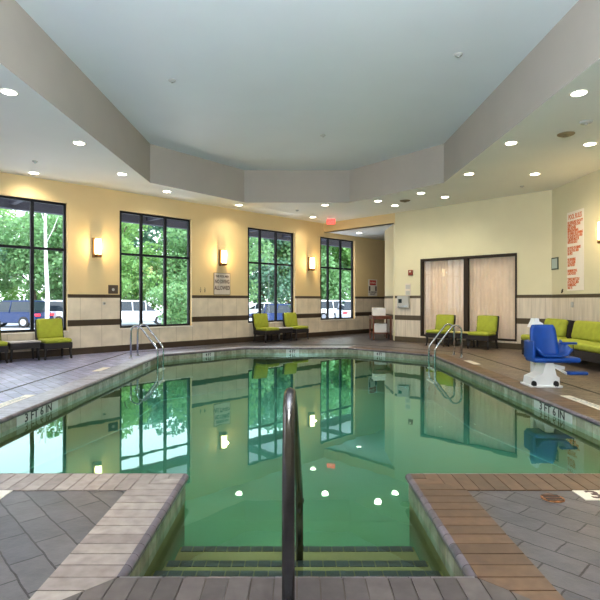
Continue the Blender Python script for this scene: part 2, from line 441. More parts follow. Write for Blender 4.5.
# glazed wall
D0, D1, DM = sD(420.7), sD(517), sD(466)
DZ0, DZ1 = .2, 2.44
S_D0 = 2.985/math.cos(TH_D); S_D1 = 6.14/math.cos(TH_D)
struct(wall_boxes(S_D0, S_D1, 0, TOP, [(D0, D1, DZ0, DZ1)], 0, .2).build('wall_door_side', 'paint_cream', loc=PD, rotz=TH_D))
struct(wall_boxes(S_D0, S_D1, 0, 1.38, [(D0, D1, DZ0, DZ1)], -.014, -.0005).build('trim_2', 'tile_right', loc=PD, rotz=TH_D))
g = thing('door_1', PD, TH_D, None, None, kind='structure')
f = MB(); fw = .07
f.box((D0, -.02, DZ0), (D0+.055, .1, DZ1)); f.box((D1-.04, -.02, DZ0), (D1, .1, DZ1)); f.box((D0, -.02, DZ1-fw), (D1, .1, DZ1)); f.box((D0, -.02, DZ0), (D1, .1, DZ0+.05))
f.build('door_frame', 'door_frame', g)
MB().box((DM-.06, -.02, DZ0+.05), (DM+.05, .1, DZ1-fw)).build('mullion', 'door_frame', g)
for a, c in ((D0+.055, DM-.06), (DM+.05, D1-.04)): MB().quad((a, .03, DZ0+.05), (c, .03, DZ0+.05), (c, .03, DZ1-fw), (a, .03, DZ1-fw)).build('pane', 'glass', g)
def curtain(s0, s1, name, label):
    b = MB(); n = int((s1-s0)/.016); pv = None
    for i in range(n+1):
        s = s0+(s1-s0)*i/n; y = .15+.014*math.sin(s*2*PI/.105)+.008*math.sin(s*2*PI/.31+1)
        v = [b.bm.verts.new((s, y, z)) for z in (DZ0-.1, 1.2, DZ1+.05)]
        if pv:
            for k in (0, 1):
                f = b.bm.faces.new((pv[k], v[k], v[k+1], pv[k+1])); f.smooth = True
        pv = v
    tag(b.build(name, 'curtain', loc=PD, rotz=TH_D), label, 'curtain', 'curtains behind the glazed doors')
curtain(D0-.0, DM, 'pleated_curtain', 'beige pleated curtain behind the left pane of the glazed door')
curtain(DM, D1+.0, 'pleated_curtain', 'pinkish beige pleated curtain behind the right pane of the glazed door')
struct(MB().box((D0-.3, .3, 0), (D1+.3, .4, 3.0)).build('light_block_beyond', 'paint_cream', loc=PD, rotz=TH_D))  # unseen slab added behind the curtains to block outside light

# right, left, back walls and alcove walls
struct(MB().box((6.14, -3, 0), (6.34, 12.04, TOP)).build('wall_right', 'paint_cream'))
o = MB().box((0, -.014, 0), (15.04, -.0005, 1.38)).build('trim_3', 'tile_right', loc=(6.14, 12.04, 0), rotz=-PI/2); struct(o)
b = wall_boxes(0, 12.5, 0, TOP, [(2.0, 4.2, SILL, HEAD), (5.6, 7.8, SILL, HEAD)], 0, .25)
struct(b.build('wall_left', 'paint_gold', loc=(-7, -3, 0), rotz=PI/2))
for k, a in enumerate((2.0, 5.6)):  # two unseen windows added to bring daylight sheen onto the deck
    w = thing('window_%d' % (k+5), (-7, -3, 0), PI/2, None, None, kind='structure'); f = MB()
    f.box((a, .04, SILL), (a+.05, .12, HEAD)); f.box((a+2.15, .04, SILL), (a+2.2, .12, HEAD)); f.box((a, .04, SILL), (a+2.2, .12, SILL+.05)); f.box((a, .04, HEAD-.05), (a+2.2, .12, HEAD))
    f.build('window_frame', 'dark_frame', w)
    for q in (.73, 1.47): MB().box((a+q-.035, .045, SILL), (a+q+.035, .115, HEAD)).build('mullion', 'dark_frame', w)
    MB().quad((a, .08, SILL), (a+2.2, .08, SILL), (a+2.2, .08, HEAD), (a, .08, HEAD)).build('pane', 'glass', w)
struct(MB().box((-7.2, -3.2, 0), (6.34, -3, TOP)).build('wall_back', 'paint_cream'))
struct(MB().box((2.985, 15.45, 0), (3.2, 17.0, TOP)).build('wall_alcove_return', 'paint_cream'))
struct(MB().box((3.2, 16.8, 0), (7.2, 17.0, TOP)).build('wall_alcove_near', 'paint_cream'))
struct(MB().box((7.0, 17.0, 0), (7.2, 23.6, TOP)).build('wall_alcove_end', 'paint_gold'))
o = MB().box((0, -.012, 0), (1.5, -.0005, 1.38)).build('trim_4', 'tile_right', loc=(2.985, 17.0, 0), rotz=-PI/2)
struct(o)
# bulkhead above the alcove
struct(MB().box((.927/math.cos(TH_D)+.0, 0, 3.6), (S_D0, .2, TOP)).build('trim_5', 'paint_gold', loc=PD, rotz=TH_D))

# ------------------------------------------------------------------ ceiling
def ngon_hole(name, outer, inner, z, m, flip=False):
    bm = bmesh.new(); es = []
    for lp in (outer, inner):
        if not lp: continue
        vs = [bm.verts.new((x, y, z)) for x, y in lp]
        for i in range(len(vs)): es.append(bm.edges.new((vs[i], vs[(i+1) % len(vs)])))
    bmesh.ops.triangle_fill(bm, use_beauty=True, use_dissolve=False, edges=es)
    for f in bm.faces:
        if (f.normal.z > 0) == flip: f.normal_flip()
    me = bpy.data.meshes.new(name); bm.to_mesh(me); bm.free(); me.materials.append(M[m])
    o = bpy.data.objects.new(name, me); col.objects.link(o); return struct(o)
REC = [(-3.32, 1.2), (-3.32, 11.3), (-1.43, 13.6), (1.43, 13.6), (3.32, 11.3), (3.32, 1.2), (1.43, -1.1), (-1.43, -1.1)]
room = [(-7, -3), (6.14, -3), (6.14, 12.04), (2.985, 15.23), (.927, 17.31), (-7, 9.51)]
ngon_hole('ceiling', room, REC, TOP, 'soffit', True)
ngon_hole('ceiling_alcove', [(.927, 17.31), (2.985, 15.23), (2.985, 17), (7, 17), (7, 23.3)], None, 3.6, 'ceil', True)
UP = 4.78
b = MB()
for i in range(8):
    a, c = REC[i], REC[(i+1) % 8]; b.quad((*a, TOP), (*c, TOP), (*c, UP), (*a, UP))
struct(b.build('ceiling_recess', 'recess'))
ngon_hole('ceiling_upper', REC, None, UP, 'ceil', True)
struct(MB().box((-7.2, -3.2, UP+.02), (6.4, 14.2, UP+.1)).build('ceiling_roof', 'ceil'))

# ------------------------------------------------------------------ pool
PX, Y0, YN, YF1, YF2, XF = 3.1, 3.59, 2.25, 11.42, 13.1, 1.35
NX = .8
edge = [(-PX, Y0), (-NX, Y0), (-NX, YN), (NX, YN), (NX, Y0), (PX, Y0), (PX, YF1), (XF, YF2), (-XF, YF2), (-PX, YF1)]   # ccw
def offset(poly, d):
    n = len(poly); out = []
    for i in range(n):
        p0, p, p1 = Vector(poly[i-1]), Vector(poly[i]), Vector(poly[(i+1) % n])
        e0, e1 = (p-p0).normalized(), (p1-p).normalized()
        n0, n1 = Vector((e0.y, -e0.x)), Vector((e1.y, -e1.x))     # outward of a ccw polygon
        k = (n0+n1); k = k/(k.dot(n0)); out.append(tuple(p + k*d))
    return out
CW = .316
outer = offset(edge, CW)
def clip(poly, a, n):      # keep points where (p-a).n >= 0
    out = []
    for i in range(len(poly)):
        p, q = poly[i], poly[(i+1) % len(poly)]; dp, dq = (p-a).dot(n), (q-a).dot(n)
        if dp >= 0: out.append(p)
        if (dp >= 0) != (dq >= 0): out.append(p + (q-p)*(dp/(dp-dq)))
    return out
def brick_run(i, name, m):
    n = len(edge); p, q = Vector(edge[i]), Vector(edge[(i+1) % n]); P, Q = Vector(outer[i]), Vector(outer[(i+1) % n])
    e = (q-p).normalized(); nn = Vector((e.y, -e.x)); L = (q-p).length
    t0 = min(0, (P-p).dot(e)); t1 = max(L, (Q-p).dot(e)); bw = .1015; cnt = max(1, round((t1-t0)/bw)); bw = (t1-t0)/cnt
    # clip lines: mitres p->P and q->Q
    mp = (P-p); a_n = Vector((mp.y, -mp.x));
    if a_n.dot(e) < 0: a_n = -a_n
    mq = (Q-q); b_n = Vector((mq.y, -mq.x))
    if b_n.dot(e) > 0: b_n = -b_n
    b = MB(); g = .0028
    for k in range(cnt):
        a0, a1 = t0+k*bw+g, t0+(k+1)*bw-g
        poly = [p+e*a0+nn*.012, p+e*a1+nn*.012, p+e*a1+nn*(CW-g), p+e*a0+nn*(CW-g)]
        poly = clip(clip(poly, p, a_n), q, b_n)
        if len(poly) < 3: continue
        ar = sum(poly[j].x*poly[(j+1) % len(poly)].y-poly[(j+1) % len(poly)].x*poly[j].y for j in range(len(poly)))
        if abs(ar) < .0004: continue
        if ar < 0: poly = poly[::-1]
        b.prism([(v.x, v.y) for v in poly], 'z', -.035, .006+random.uniform(-.0008, .0008))
    struct(b.build(name, m))
    # bullnose pieces along the pool side
    b = MB(); L0, L1 = 0., L; cnt = max(1, round(L/.1015)); bw = L/cnt
    prof = [(.014, .0045), (-.004, .004), (-.017, -.004), (-.024, -.018), (-.022, -.034), (-.010, -.043), (.014, -.045)]
    for k in range(cnt):
        a0, a1 = L0+k*bw+.0015, L0+(k+1)*bw-.0015
        r0 = [b.bm.verts.new(Vector((*(p+e*a0+nn*d), z))) for d, z in prof]; r1 = [b.bm.verts.new(Vector((*(p+e*a1+nn*d), z))) for d, z in prof]
        for j in range(len(prof)-1):
            f = b.bm.faces.new((r0[j], r0[j+1], r1[j+1], r1[j])); f.smooth = True
        b.quad(*[v.co for v in r0[::-1]]); b.quad(*[v.co for v in r1])
    struct(b.build('trim_%d' % (30+i), 'nose'))
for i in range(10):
    brick_run(i, 'trim_%d' % (10+i), 'coping_sheen' if i in (9, 8, 7) else 'coping_grey' if i in (0, 1) else 'coping_purple' if i == 2 else 'coping')
# grout bed under the coping
b = MB()
for i in range(10):
    j = (i+1) % 10; b.quad((*edge[i], .0), (*edge[j], .0), (*outer[j], .0), (*outer[i], .0))
struct(b.build('trim_6', 'grout'))
# deck
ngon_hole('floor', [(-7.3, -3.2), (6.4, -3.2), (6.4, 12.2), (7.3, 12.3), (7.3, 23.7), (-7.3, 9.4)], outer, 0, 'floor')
# dark drain slot round the pool
slot = offset([(-PX, -2), (PX, -2), (PX, YF1), (XF, YF2), (-XF, YF2), (-PX, YF1)], .9); sl2 = offset([(-PX, -2), (PX, -2), (PX, YF1), (XF, YF2), (-XF, YF2), (-PX, YF1)], .935)
b = MB()
for i in (1, 2, 3, 4, 5):
    j = (i+1) % 6; b.quad((*slot[i], .004), (*slot[j], .004), (*sl2[j], .004), (*sl2[i], .004))
    b.quad((*slot[i], .0), (*slot[j], .0), (*slot[j], .004), (*slot[i], .004)); b.quad((*sl2[i], .0), (*sl2[j], .0), (*sl2[j], .004), (*sl2[i], .004))
struct(b.build('trim_7', 'black'))
# waterline tile band
b = MB()
for i in range(10):
    p, q = Vector(edge[i]), Vector(edge[(i+1) % 10]); e = (q-p).normalized(); L = (q-p).length; c = max(1, round(L/.15)); w = L/c
    for k in range(c):
        a0, a1 = p+e*(k*w+.002), p+e*((k+1)*w-.002)
        b.quad((*a0, -.044), (*a1, -.044), (*a1, -.19), (*a0, -.19))
struct(b.build('trim_8', 'pool_tile'))
# basin walls and floor
FL0, FL1 = -.52, -1.05
b = MB(); bas = offset(edge, .006)
def fz(y): return FL0 + (FL1-FL0)*max(0, min(1, (y-4.0)/5.0))
for i in range(10):
    p, q = bas[i], bas[(i+1) % 10]; n = 12
    for k in range(n):
        a = Vector(p).lerp(Vector(q), k/n); c = Vector(p).lerp(Vector(q), (k+1)/n)
        b.quad((*a, -.04), (*c, -.04), (*c, fz(c.y)-.02), (*a, fz(a.y)-.02))
rows = [YN, 3.0, 3.59, 4.0, 5, 6, 7, 8, 9, 10, 11.42, 12.3, 13.1]
def hw(y):
    if y < 3.58: return NX
    return PX if y <= YF1 else PX-(y-YF1)/(YF2-YF1)*(PX-XF)
for y0, y1 in zip(rows, rows[1:]):
    w0, w1 = (NX, NX) if y1 <= 3.59 else (max(hw(y0), hw(y1)) if y0 == 3.59 else hw(y0), hw(y1))
    for k in range(8):
        f0, f1 = -1+2*k/8, -1+2*(k+1)/8
        b.quad((w0*f0, y0, fz(y0)), (w0*f1, y0, fz(y0)), (w1*f1, y1, fz(y1)), (w1*f0, y1, fz(y1)))
struct(b.build('pool_basin', 'basin'))
# steps in the notch (depths as seen through the water), tile strip on every nosing
for k, (yn, z) in enumerate(((2.76, -.25), (3.05, -.345), (3.42, -.44))):
    st = thing('pool_step', (0, yn, z), 0, None, None, kind='structure')
    MB().box((-NX+.004, YN+.004-yn, -.3 if k == 0 else -.2), (NX-.004, 0, 0)).build('tread', 'basin', st)
    b = MB(); n = 20; w = (2*NX-.03)/n
    for j in range(n): b.box((-NX+.015+j*w+.003, -.062, -.002), (-NX+.015+(j+1)*w-.003, .004, .004))
    b.build('edge_tiles', 'step_tile', st)
# water
bm = bmesh.new(); ins = offset(edge, .003)
f = bm.faces.new([bm.verts.new((x, y, -.145)) for x, y in ins]); bmesh.ops.triangulate(bm, faces=[f])
me = bpy.data.meshes.new('pool_water'); bm.to_mesh(me); bm.free(); me.materials.append(M['water'])
o = bpy.data.objects.new('pool_water', me); col.objects.link(o)
tag(o, 'calm green pool water reflecting the windows and lights', 'water', kind='stuff')

# ------------------------------------------------------------------ handrail and ladders
h = thing('handrail', (0, 1.85, 0), 0, 'single curved metal handrail at the middle of the pool entry steps', 'handrail')
path = fillet([(-.032, 0, 0), (-.032, 0, .60), (-.030, .07, .90), (-.024, .30, .84), (.014, 1.22, .08), (.016, 1.27, -.46)], [.25, .16, .14, .1], 8)
MB().tube(path, .024, 16).build('rail', 'steel_dark', h)
MB().lathe([(.05, 0), (.05, .01), (.03, .022), (.026, .022)], 24, Matrix.Translation((-.03, 0, .007))).build('flange', 'steel_dark', h)
MB().lathe([(.027, -.015), (.029, 0), (.027, .015)], 20, Matrix.Translation((.0158, 1.265, .0))).build('collar', 'steel_dark', h)
def ladder(sx, ya, yb, label):
    l = thing('pool_ladder', (sx*3.1, (ya+yb)/2, 0), 0, label, 'ladder', 'pool ladders')
    for y in (ya, yb):
        y -= (ya+yb)/2
        p = fillet([(sx*.47, y, 0), (sx*.47, y, .66), (sx*.30, y, .72), (-sx*.10, y, .20), (-sx*.10, y, -.8)], [.10, .16, .06], 7)
        MB().tube(p, .021, 12).build('rail', 'steel', l)
        MB().lathe([(.045, 0), (.045, .012), (.025, .02)], 20, Matrix.Translation((sx*.47, y, 0))).build('flange', 'steel', l)
    for z in (-.28, -.55):
        MB().box((-sx*.10-.05, (ya-yb)/2, z-.02), (-sx*.10+.05, (yb-ya)/2, z+.01), .008).build('tread', 'white_plastic', l)
ladder(-1, 10.75, 11.2, 'curved steel pool ladder rails on the window side of the pool')
ladder(1, 10.85, 11.35, 'curved steel pool ladder rails in front of the lime chairs at the glazed door')

# ------------------------------------------------------------------ chairs, tables, sofa
def make_chair(name, w, dep, label, loc, rotz, group):
    """front faces local -y, origin at floor, rear at y=0"""
    t = thing(name, loc, rotz, label, 'chair', group)
    hw_ = w/2
    MB().box((-hw_, -dep, .22), (hw_, -.04, .345), .012).build('seat_frame', 'wicker', t)
    for sx in (-1, 1):
        MB().tube([(sx*(hw_-.035), -dep+.04, .24), (sx*(hw_-.03), -dep+.035, .10), (sx*(hw_-.02), -dep+.015, 0)], [.030, .026, .019], 8).build('leg', 'wicker', t)
        MB().tube([(sx*(hw_-.035), -.09, .26), (sx*(hw_-.03), -.07, .12), (sx*(hw_-.02), -.035, 0)], [.030, .026, .019], 8).build('leg', 'wicker', t)
    bk = MB()
    prof = [(-.13, .30), (-.06, .30), (.0, .55), (.035, .80), (.02, .835), (-.015, .82), (-.05, .56)]
    bk.prism(prof, 'x', -hw_, hw_)
    bk.build('backrest', 'wicker', t)
    MB().box((-hw_+.01, -dep-.01, .345), (hw_-.01, -.12, .43), .035, 3).build('seat_cushion', 'lime', t, smooth=True)
    m = Matrix.Translation((0, -.095, .41)) @ Matrix.Rotation(math.radians(-11), 4, 'X')
    MB().box((-hw_+.02, -.055, 0), (hw_-.02, .055, .44), .045, 3, m).build('back_cushion', 'lime', t, smooth=True)
    return t
def make_table(name, w, dep, label, loc, rotz, top, group):
    t = thing(name, loc, rotz, label, 'table', group)
    MB().box((-w/2, -dep, .375), (w/2, -.06, .405), .008).build('tabletop', top, t)
    MB().box((-w/2+.015, -dep+.015, .25), (w/2-.015, -.075, .375)).build('apron', 'wicker', t)
    for sx in (-1, 1):
        for y in (-dep+.05, -.11): MB().tube([(sx*(w/2-.045), y, .26), (sx*(w/2-.03), y, 0)], [.026, .019], 8).build('leg', 'wicker', t)
    return t
def at_L(s, d=.06): return frame_pt(PL, TH_L, s, d)
def at_D(s, d=.06): return frame_pt(PD, TH_D, s, d)
GC = 'lime cushioned wicker chairs'; GT = 'low wicker side tables'
c0 = make_chair('lounge_chair', .57, .60, 'lime cushioned wicker chair below the leftmost window, nearest the wall light', at_L(-7.69), TH_L, GC)
dup(c0, at_L(-8.92), TH_L, 'lime cushioned wicker chair cut by the left edge of the photo')
dup(c0, at_L(-1.65), TH_L, 'left lime cushioned wicker chair of the pair below the third window')
dup(c0, at_L(-.40), TH_L, 'right lime cushioned wicker chair of the pair below the third window')
dup(c0, at_D(5.97), TH_D, 'lime cushioned wicker chair in front of the left pane of the glazed door')
dup(c0, at_D(7.18), TH_D, 'lime cushioned wicker chair in front of the right pane of the glazed door')
t0 = make_table('side_table', .58, .52, 'low grey topped wicker table between the two chairs at the left edge', at_L(-8.30), TH_L, 'table_top', GT)
dup(t0, at_L(-1.02), TH_L, 'low grey topped wicker table between the chairs below the third window')
make_table('side_table', .60, .52, 'low olive topped wicker table between the chairs at the glazed door', at_D(6.58), TH_D, 'table_wood', GT)
# armless lounge chairs along the right wall
def lounge(name, w, label, loc, backs, cat, group=None):
    t = thing(name, loc, -PI/2, label, cat, group)
    MB().box((-w/2, -.82, .16), (w/2, -.02, .33), .012).build('seat_frame', 'wicker', t)
    for sx in (-1, 1):
        for y in (-.77, -.08): MB().box((sx*(w/2-.05)-.035, y-.035, 0), (sx*(w/2-.05)+.035, y+.035, .18)).build('leg', 'wicker', t)
    MB().prism([(-.22, .30), (-.10, .30), (-.01, .72), (-.03, .80), (-.14, .82), (-.20, .70)], 'x', -w/2, -w/2+backs).build('backrest', 'wicker', t)
    MB().box((-w/2+.01, -.84, .33), (w/2-.01, -.16, .46), .045, 3).build('seat_cushion', 'lime', t, smooth=True)
    m = Matrix.Translation((-w/2+backs/2, -.29, .44)) @ Matrix.Rotation(math.radians(-13), 4, 'X')
    MB().box((-backs/2+.02, -.09, 0), (backs/2-.02, .08, .40), .075, 4, m).build('back_cushion', 'lime', t, smooth=True)
    return t
lounge('lounge_chair', .86, 'wide lime cushioned lounge chair at the room corner, behind the blue pool lift', (5.98, 11.10, 0), .86, 'chair', GC)
lounge('chaise_sofa', 2.2, 'long lime cushioned wicker sofa along the right wall, cut by the frame', (5.98, 9.22, 0), 1.4, 'sofa')
bpy.context.view_layer.update()

# ------------------------------------------------------------------ towel cart
c = thing('towel_cart', (2.66, 15.98, 0), 0, 'small reddish wooden cart holding white towels beside the alcove', 'cart')
w2, d2 = .27, .36
for sx in (-1, 1):
    for sy in (-1, 1): MB().box((sx*w2-.022, sy*d2-.022, 0), (sx*w2+.022, sy*d2+.022, .75), .004).build('post', 'cherry', c)
MB().box((-w2-.03, -d2-.03, .72), (w2+.03, d2+.03, .755), .006).build('top', 'cherry', c)
MB().box((-w2, -d2, .20), (w2, d2, .225)).build('shelf', 'cherry', c)
for sx in (-1, 1): MB().box((sx*w2-.012, -d2, .64), (sx*w2+.012, d2, .72)).build('rail', 'cherry', c)
MB().box((-w2, -d2-.012, .65), (w2, -d2+.012, .72)).build('rail', 'cherry', c)
def towel(loc, sz, lab, grp):
    b = MB(); 
    for k in range(2): b.box((-sz[0]/2, -sz[1]/2, k*sz[2]/2), (sz[0]/2, sz[1]/2, (k+1)*sz[2]/2-.001), .022, 3)
    return tag(b.build('folded_towel', 'towel', loc=loc, smooth=True), lab, 'towel', grp)
for k in range(4):
    towel((2.60, 15.92, .756+k*.062), (.40, .34, .06), 'white folded towel in the stack on top of the wooden cart', 'towels stacked on the cart')
towel((2.48, 15.55+.12, .756), (.16, .18, .05), 'small white folded towel hanging over the front left corner of the cart', 'loose towels')
for k in range(5):
    towel((2.64, 15.92, .226+k*.056), (.38, .34, .054), 'white folded towel in the pile on the lower shelf of the cart', 'towels on the lower shelf')
# blue-white water bag hanging behind cart
# ------------------------------------------------------------------ pool lift
l = thing('pool_lift', (3.60, 7.3, 0), math.radians(-2), 'white and blue pool lift with a moulded blue seat at the pool edge', 'pool lift'); l.scale = (.74, .85, 1)
b = MB(); b.prism([(-.32, .012), (.22, .012), (.22, .14), (.16, .17), (.10, .36), (-.04, .36), (-.10, .20), (-.30, .13)], 'y', -.17, .17)
b.build('base_cover', 'white_plastic', l)
MB().box((-.36, -.21, 0), (.26, .21, .03), .006).build('base_plate', 'white_plastic', l)
for x in (-.28, .14):
    MB().lathe([(.045, 0), (.045, .04)], 16, Matrix.Translation((x, -.17, .05)) @ Matrix.Rotation(PI/2, 4, 'X')).build('wheel', 'black', l)
MB().box((-.08, .24, .03), (.04, .38, .92), .02).build('mast', 'white_plastic', l)
b = MB(); b.prism([(-.13, .84), (.14, .84), (.10, .90), (.03, .93), (.02, .975), (-.05, .975), (-.07, .93)], 'y', .22, .40)
b.build('mast_head', 'white_plastic', l)
MB().tube([(.04, .05, .34), (.18, -.06, .30), (.34, -.12, .27)], .025, 10).build('arm', 'white_plastic', l)
# seat : shell with curved pan, side walls and a backrest
seat = MB()
def shell(b, rows, thick):
    """rows: list of lists of points (grid) -> thick shell"""
    bm = b.bm; A = [[bm.verts.new(Vector(p)) for p in r] for r in rows]
    fs = []
    for i in range(len(A)-1):
        for j in range(len(A[0])-1): fs.append(bm.faces.new((A[i][j], A[i][j+1], A[i+1][j+1], A[i+1][j])))
    bmesh.ops.recalc_face_normals(bm, faces=fs)
    bmesh.ops.solidify(bm, geom=fs, thickness=thick)
    for f in bm.faces: f.smooth = True
rows = []
for i in range(11):
    v = -1+2*i/10
    r = []
    for j in range(9):
        u = -1+2*j/8                    # across the seat
        y = .16 - .42*(.5+.5*v)          # front is -y (towards camera)
        x = u*(.33-.02*v*v)
        z = .44 + .17*abs(u)**5*(1-.45*max(0, v)) + .03*v*v + (.03 if v < -.7 else 0)
        r.append((x, y, z))
    rows.append(r)
shell(seat, rows, .03); seat.build('seat_shell', 'lift_blue', l, smooth=True)
bk = MB(); rows = []
for i in range(9):
    v = i/8; r = []
    for j in range(9):
        u = -1+2*j/8; wd = .27 - .03*v + .012*math.sin(v*PI)
        if v > .85: wd -= .03*((v-.85)/.15)**2
        r.append((u*wd-.04, .10+.09*v-.06*u*u*(1-.5*v), .42+.46*v))
    rows.append(r)
shell(bk, rows, .03); bk.build('backrest', 'lift_blue', l, smooth=True)
bb = MB(); bb.box((-.39, -.25, .355), (.50, .14, .43), .035, 3); bb.build('seat_base', 'lift_blue', l, smooth=True)
MB().box((-.40, -.2, .40), (-.33, .18, .66), .03, 3).build('armrest', 'lift_blue', l, smooth=True)
MB().box((.24, -.02, .60), (.56, .05, .635), .014, 3).build('armrest', 'lift_blue', l, smooth=True)
MB().box((.24, -.30, .19), (.60, -.10, .235), .02, 3).build('footrest', 'lift_blue', l, smooth=True)
MB().tube([(.48, .0, .61), (.49, -.02, .42)], .008, 8).build('strap', 'black', l)
MB().tube([(.0, 0, .30), (.16, -.16, .28), (.34, -.2, .20)], .02, 8).build('footrest_arm', 'white_plastic', l)

for o_ in children(l):
    if o_.name.split('.')[0] in ('seat_shell', 'backrest', 'seat_base', 'armrest', 'footrest', 'strap'): o_.location.x = .09
# ------------------------------------------------------------------ wall fittings
def wall_thing(name, P, th, s, z, label, cat, group=None): return thing(name, frame_pt(P, th, s, .001, z), th, label, cat, group)
GS = 'glowing wall sconces'
def make_sconce(loc, th, label):
    t = thing('wall_sconce', loc, th, label, 'wall light', GS)
    MB().box((-.10, -.05, -.24), (-.05, -.0, .22), .006).build('backplate', 'bronze', t)
    MB().lathe([(.075, 0), (.085, .02), (.085, .07), (.06, .075)], 20, Matrix.Translation((0, -.11, -.235))).build('bottom_cap', 'bronze', t)
    MB().lathe([(.07, 0), (.075, .015), (.07, .02)], 20, Matrix.Translation((0, -.11, .19))).build('top_cap', 'bronze', t)
    MB().lathe([(.07, 0), (.074, .1), (.074, .25), (.07, .355)], 20, Matrix.Translation((0, -.11, -.16))).build('shade', 'shade', t)
    ld = bpy.data.lights.new('sconce_glow', 'POINT'); ld.energy = 9; ld.color = (1, .68, .32); ld.shadow_soft_size = .02
    lo = bpy.data.objects.new('bulb', ld); col.objects.link(lo); lo.parent = t; lo.location = (.0, -.26, .02)
    return t
s1 = make_sconce(frame_pt(PL, TH_L, sL(96), .02, 2.48), TH_L, 'glowing wall sconce between the leftmost and second windows')
dup(s1, frame_pt(PL, TH_L, sL(221.5), .02, 2.46), TH_L, 'glowing wall sconce above the NO DIVING ALLOWED sign')
dup(s1, frame_pt(PL, TH_L, sL(309.5), .02, 2.47), TH_L, 'glowing wall sconce between the third and fourth windows')
dup(s1, (6.12, 9.85, 2.6), -PI/2, 'glowing wall sconce on the right wall at the photo edge, past the pool rules')

t = wall_thing('no_diving_sign', PL, TH_L, sL(222), 1.70, 'square pale wall sign reading NO DIVING ALLOWED below the second sconce', 'sign')
MB().box((-.275, -.012, -.29), (.275, 0, .31), .004).build('panel', 'sign_clear', t)
MB().box((-.285, -.009, -.30), (.285, 0, .32)).build('border', 'sign_dark', t)
R0 = (PI/2, 0, 0)
for tx, z, s, xs in (('THIS POOL AREA', .22, .085, .70), ('NO DIVING', .07, .155, .62), ('ALLOWED', -.11, .165, .68)):
    text('lettering', tx, s, 'sign_dark', t, (0, -.0135, z), R0, xs=xs, bold=.003)
t = wall_thing('warning_sign', PL, TH_L, sL(372.5), 1.72, 'white warning sign with red header on the alcove wall', 'sign')
MB().box((-.28, -.012, -.32), (.28, 0, .32), .004).build('panel', 'sign', t)
MB().box((-.20, -.016, .10), (.20, -.012, .29), .002).build('header', 'red', t)
text('lettering', 'WARNING', .10, 'sign', t, (0, -.0175, .19), R0, xs=.75)
for sx in (-1, 1): MB().box((sx*.20-.045, -.016, -.12), (sx*.20+.045, -.012, .06)).build('pictogram', 'sign_dark', t)
for tx, z in (('NO LIFEGUARD', -.17), ('ON DUTY', -.25)): text('lettering', tx, .085, 'sign_dark', t, (0, -.0135, z), R0, xs=.85, bold=.002)

t = wall_thing('wall_plaque', PL, TH_L, sL(113), 1.50, 'small dark brown wall plaque with pale emblem left of the second window', 'plaque')
MB().box((-.12, -.014, -.10), (.12, 0, .11), .004).build('panel', 'plaque', t)
MB().lathe([(.035, 0), (.035, .003)], 16, Matrix.Translation((0, -.014, 0)) @ Matrix.Rotation(PI/2, 4, 'X')).build('emblem', 'grey_plastic', t)
t = wall_thing('wall_outlet', PL, TH_L, sL(103.5), 1.17, 'small grey outlet fitting on the beige tile below the first sconce', 'outlet')
MB().box((-.03, -.04, -.035), (.03, -.015, .035), .005).build('cover_plate', 'grey_plastic', t)
MB().lathe([(.02, 0), (.02, .03)], 14, Matrix.Translation((0, -.04, .0)) @ Matrix.Rotation(PI/2, 4, 'X')).build('socket', 'steel', t)
t = wall_thing('wall_hooks', PL, TH_L, sL(202.5), 1.52, 'pair of thin bent wire hooks left of the NO DIVING sign', 'hook')
for x in (-.07, .07): MB().tube([(x, -.005, .08), (x+.01, -.02, .0), (x-.02, -.04, -.06), (x-.045, -.05, .03)], .006, 6).build('hook', 'steel_dark', t)

t = wall_thing('fire_alarm_pull', PD, TH_D, sD(411), 2.06, 'small dark red alarm box on the cream wall left of the glazed door', 'alarm')
MB().box((-.07, -.05, -.08), (.07, 0, .08), .008).build('housing', 'red_dark', t)
MB().box((-.02, -.062, .005), (.03, -.05, .05), .003).build('lens', 'sign', t)
t = wall_thing('notice', PD, TH_D, sD(408), 1.55, 'narrow grey instruction notice above the grey telephone box', 'sign')
MB().box((-.10, -.01, -.19), (.10, 0, .19), .003).build('panel', 'sign_clear', t)
for z in (-.09, .09): MB().box((-.07, -.013, z-.06), (.07, -.01, z+.06)).build('text_block', 'grey_plastic', t)
t = wall_thing('emergency_telephone', PD, TH_D, sD(404.5), 1.20, 'grey emergency telephone box with small blue window on the tiled wall', 'telephone')
MB().box((-.20, -.10, -.19), (.20, -.015, .17), .012).build('housing', 'grey_plastic', t)
MB().box((-.15, -.106, -.04), (-.03, -.10, .08), .003).build('window', 'car_glass', t)
MB().box((-.16, -.112, -.15), (.16, -.10, -.12), .003).build('handle', 'steel', t)
t = wall_thing('floor_lamp_switch', PD, TH_D, sD(400.8), 1.5, '', '') if False else None

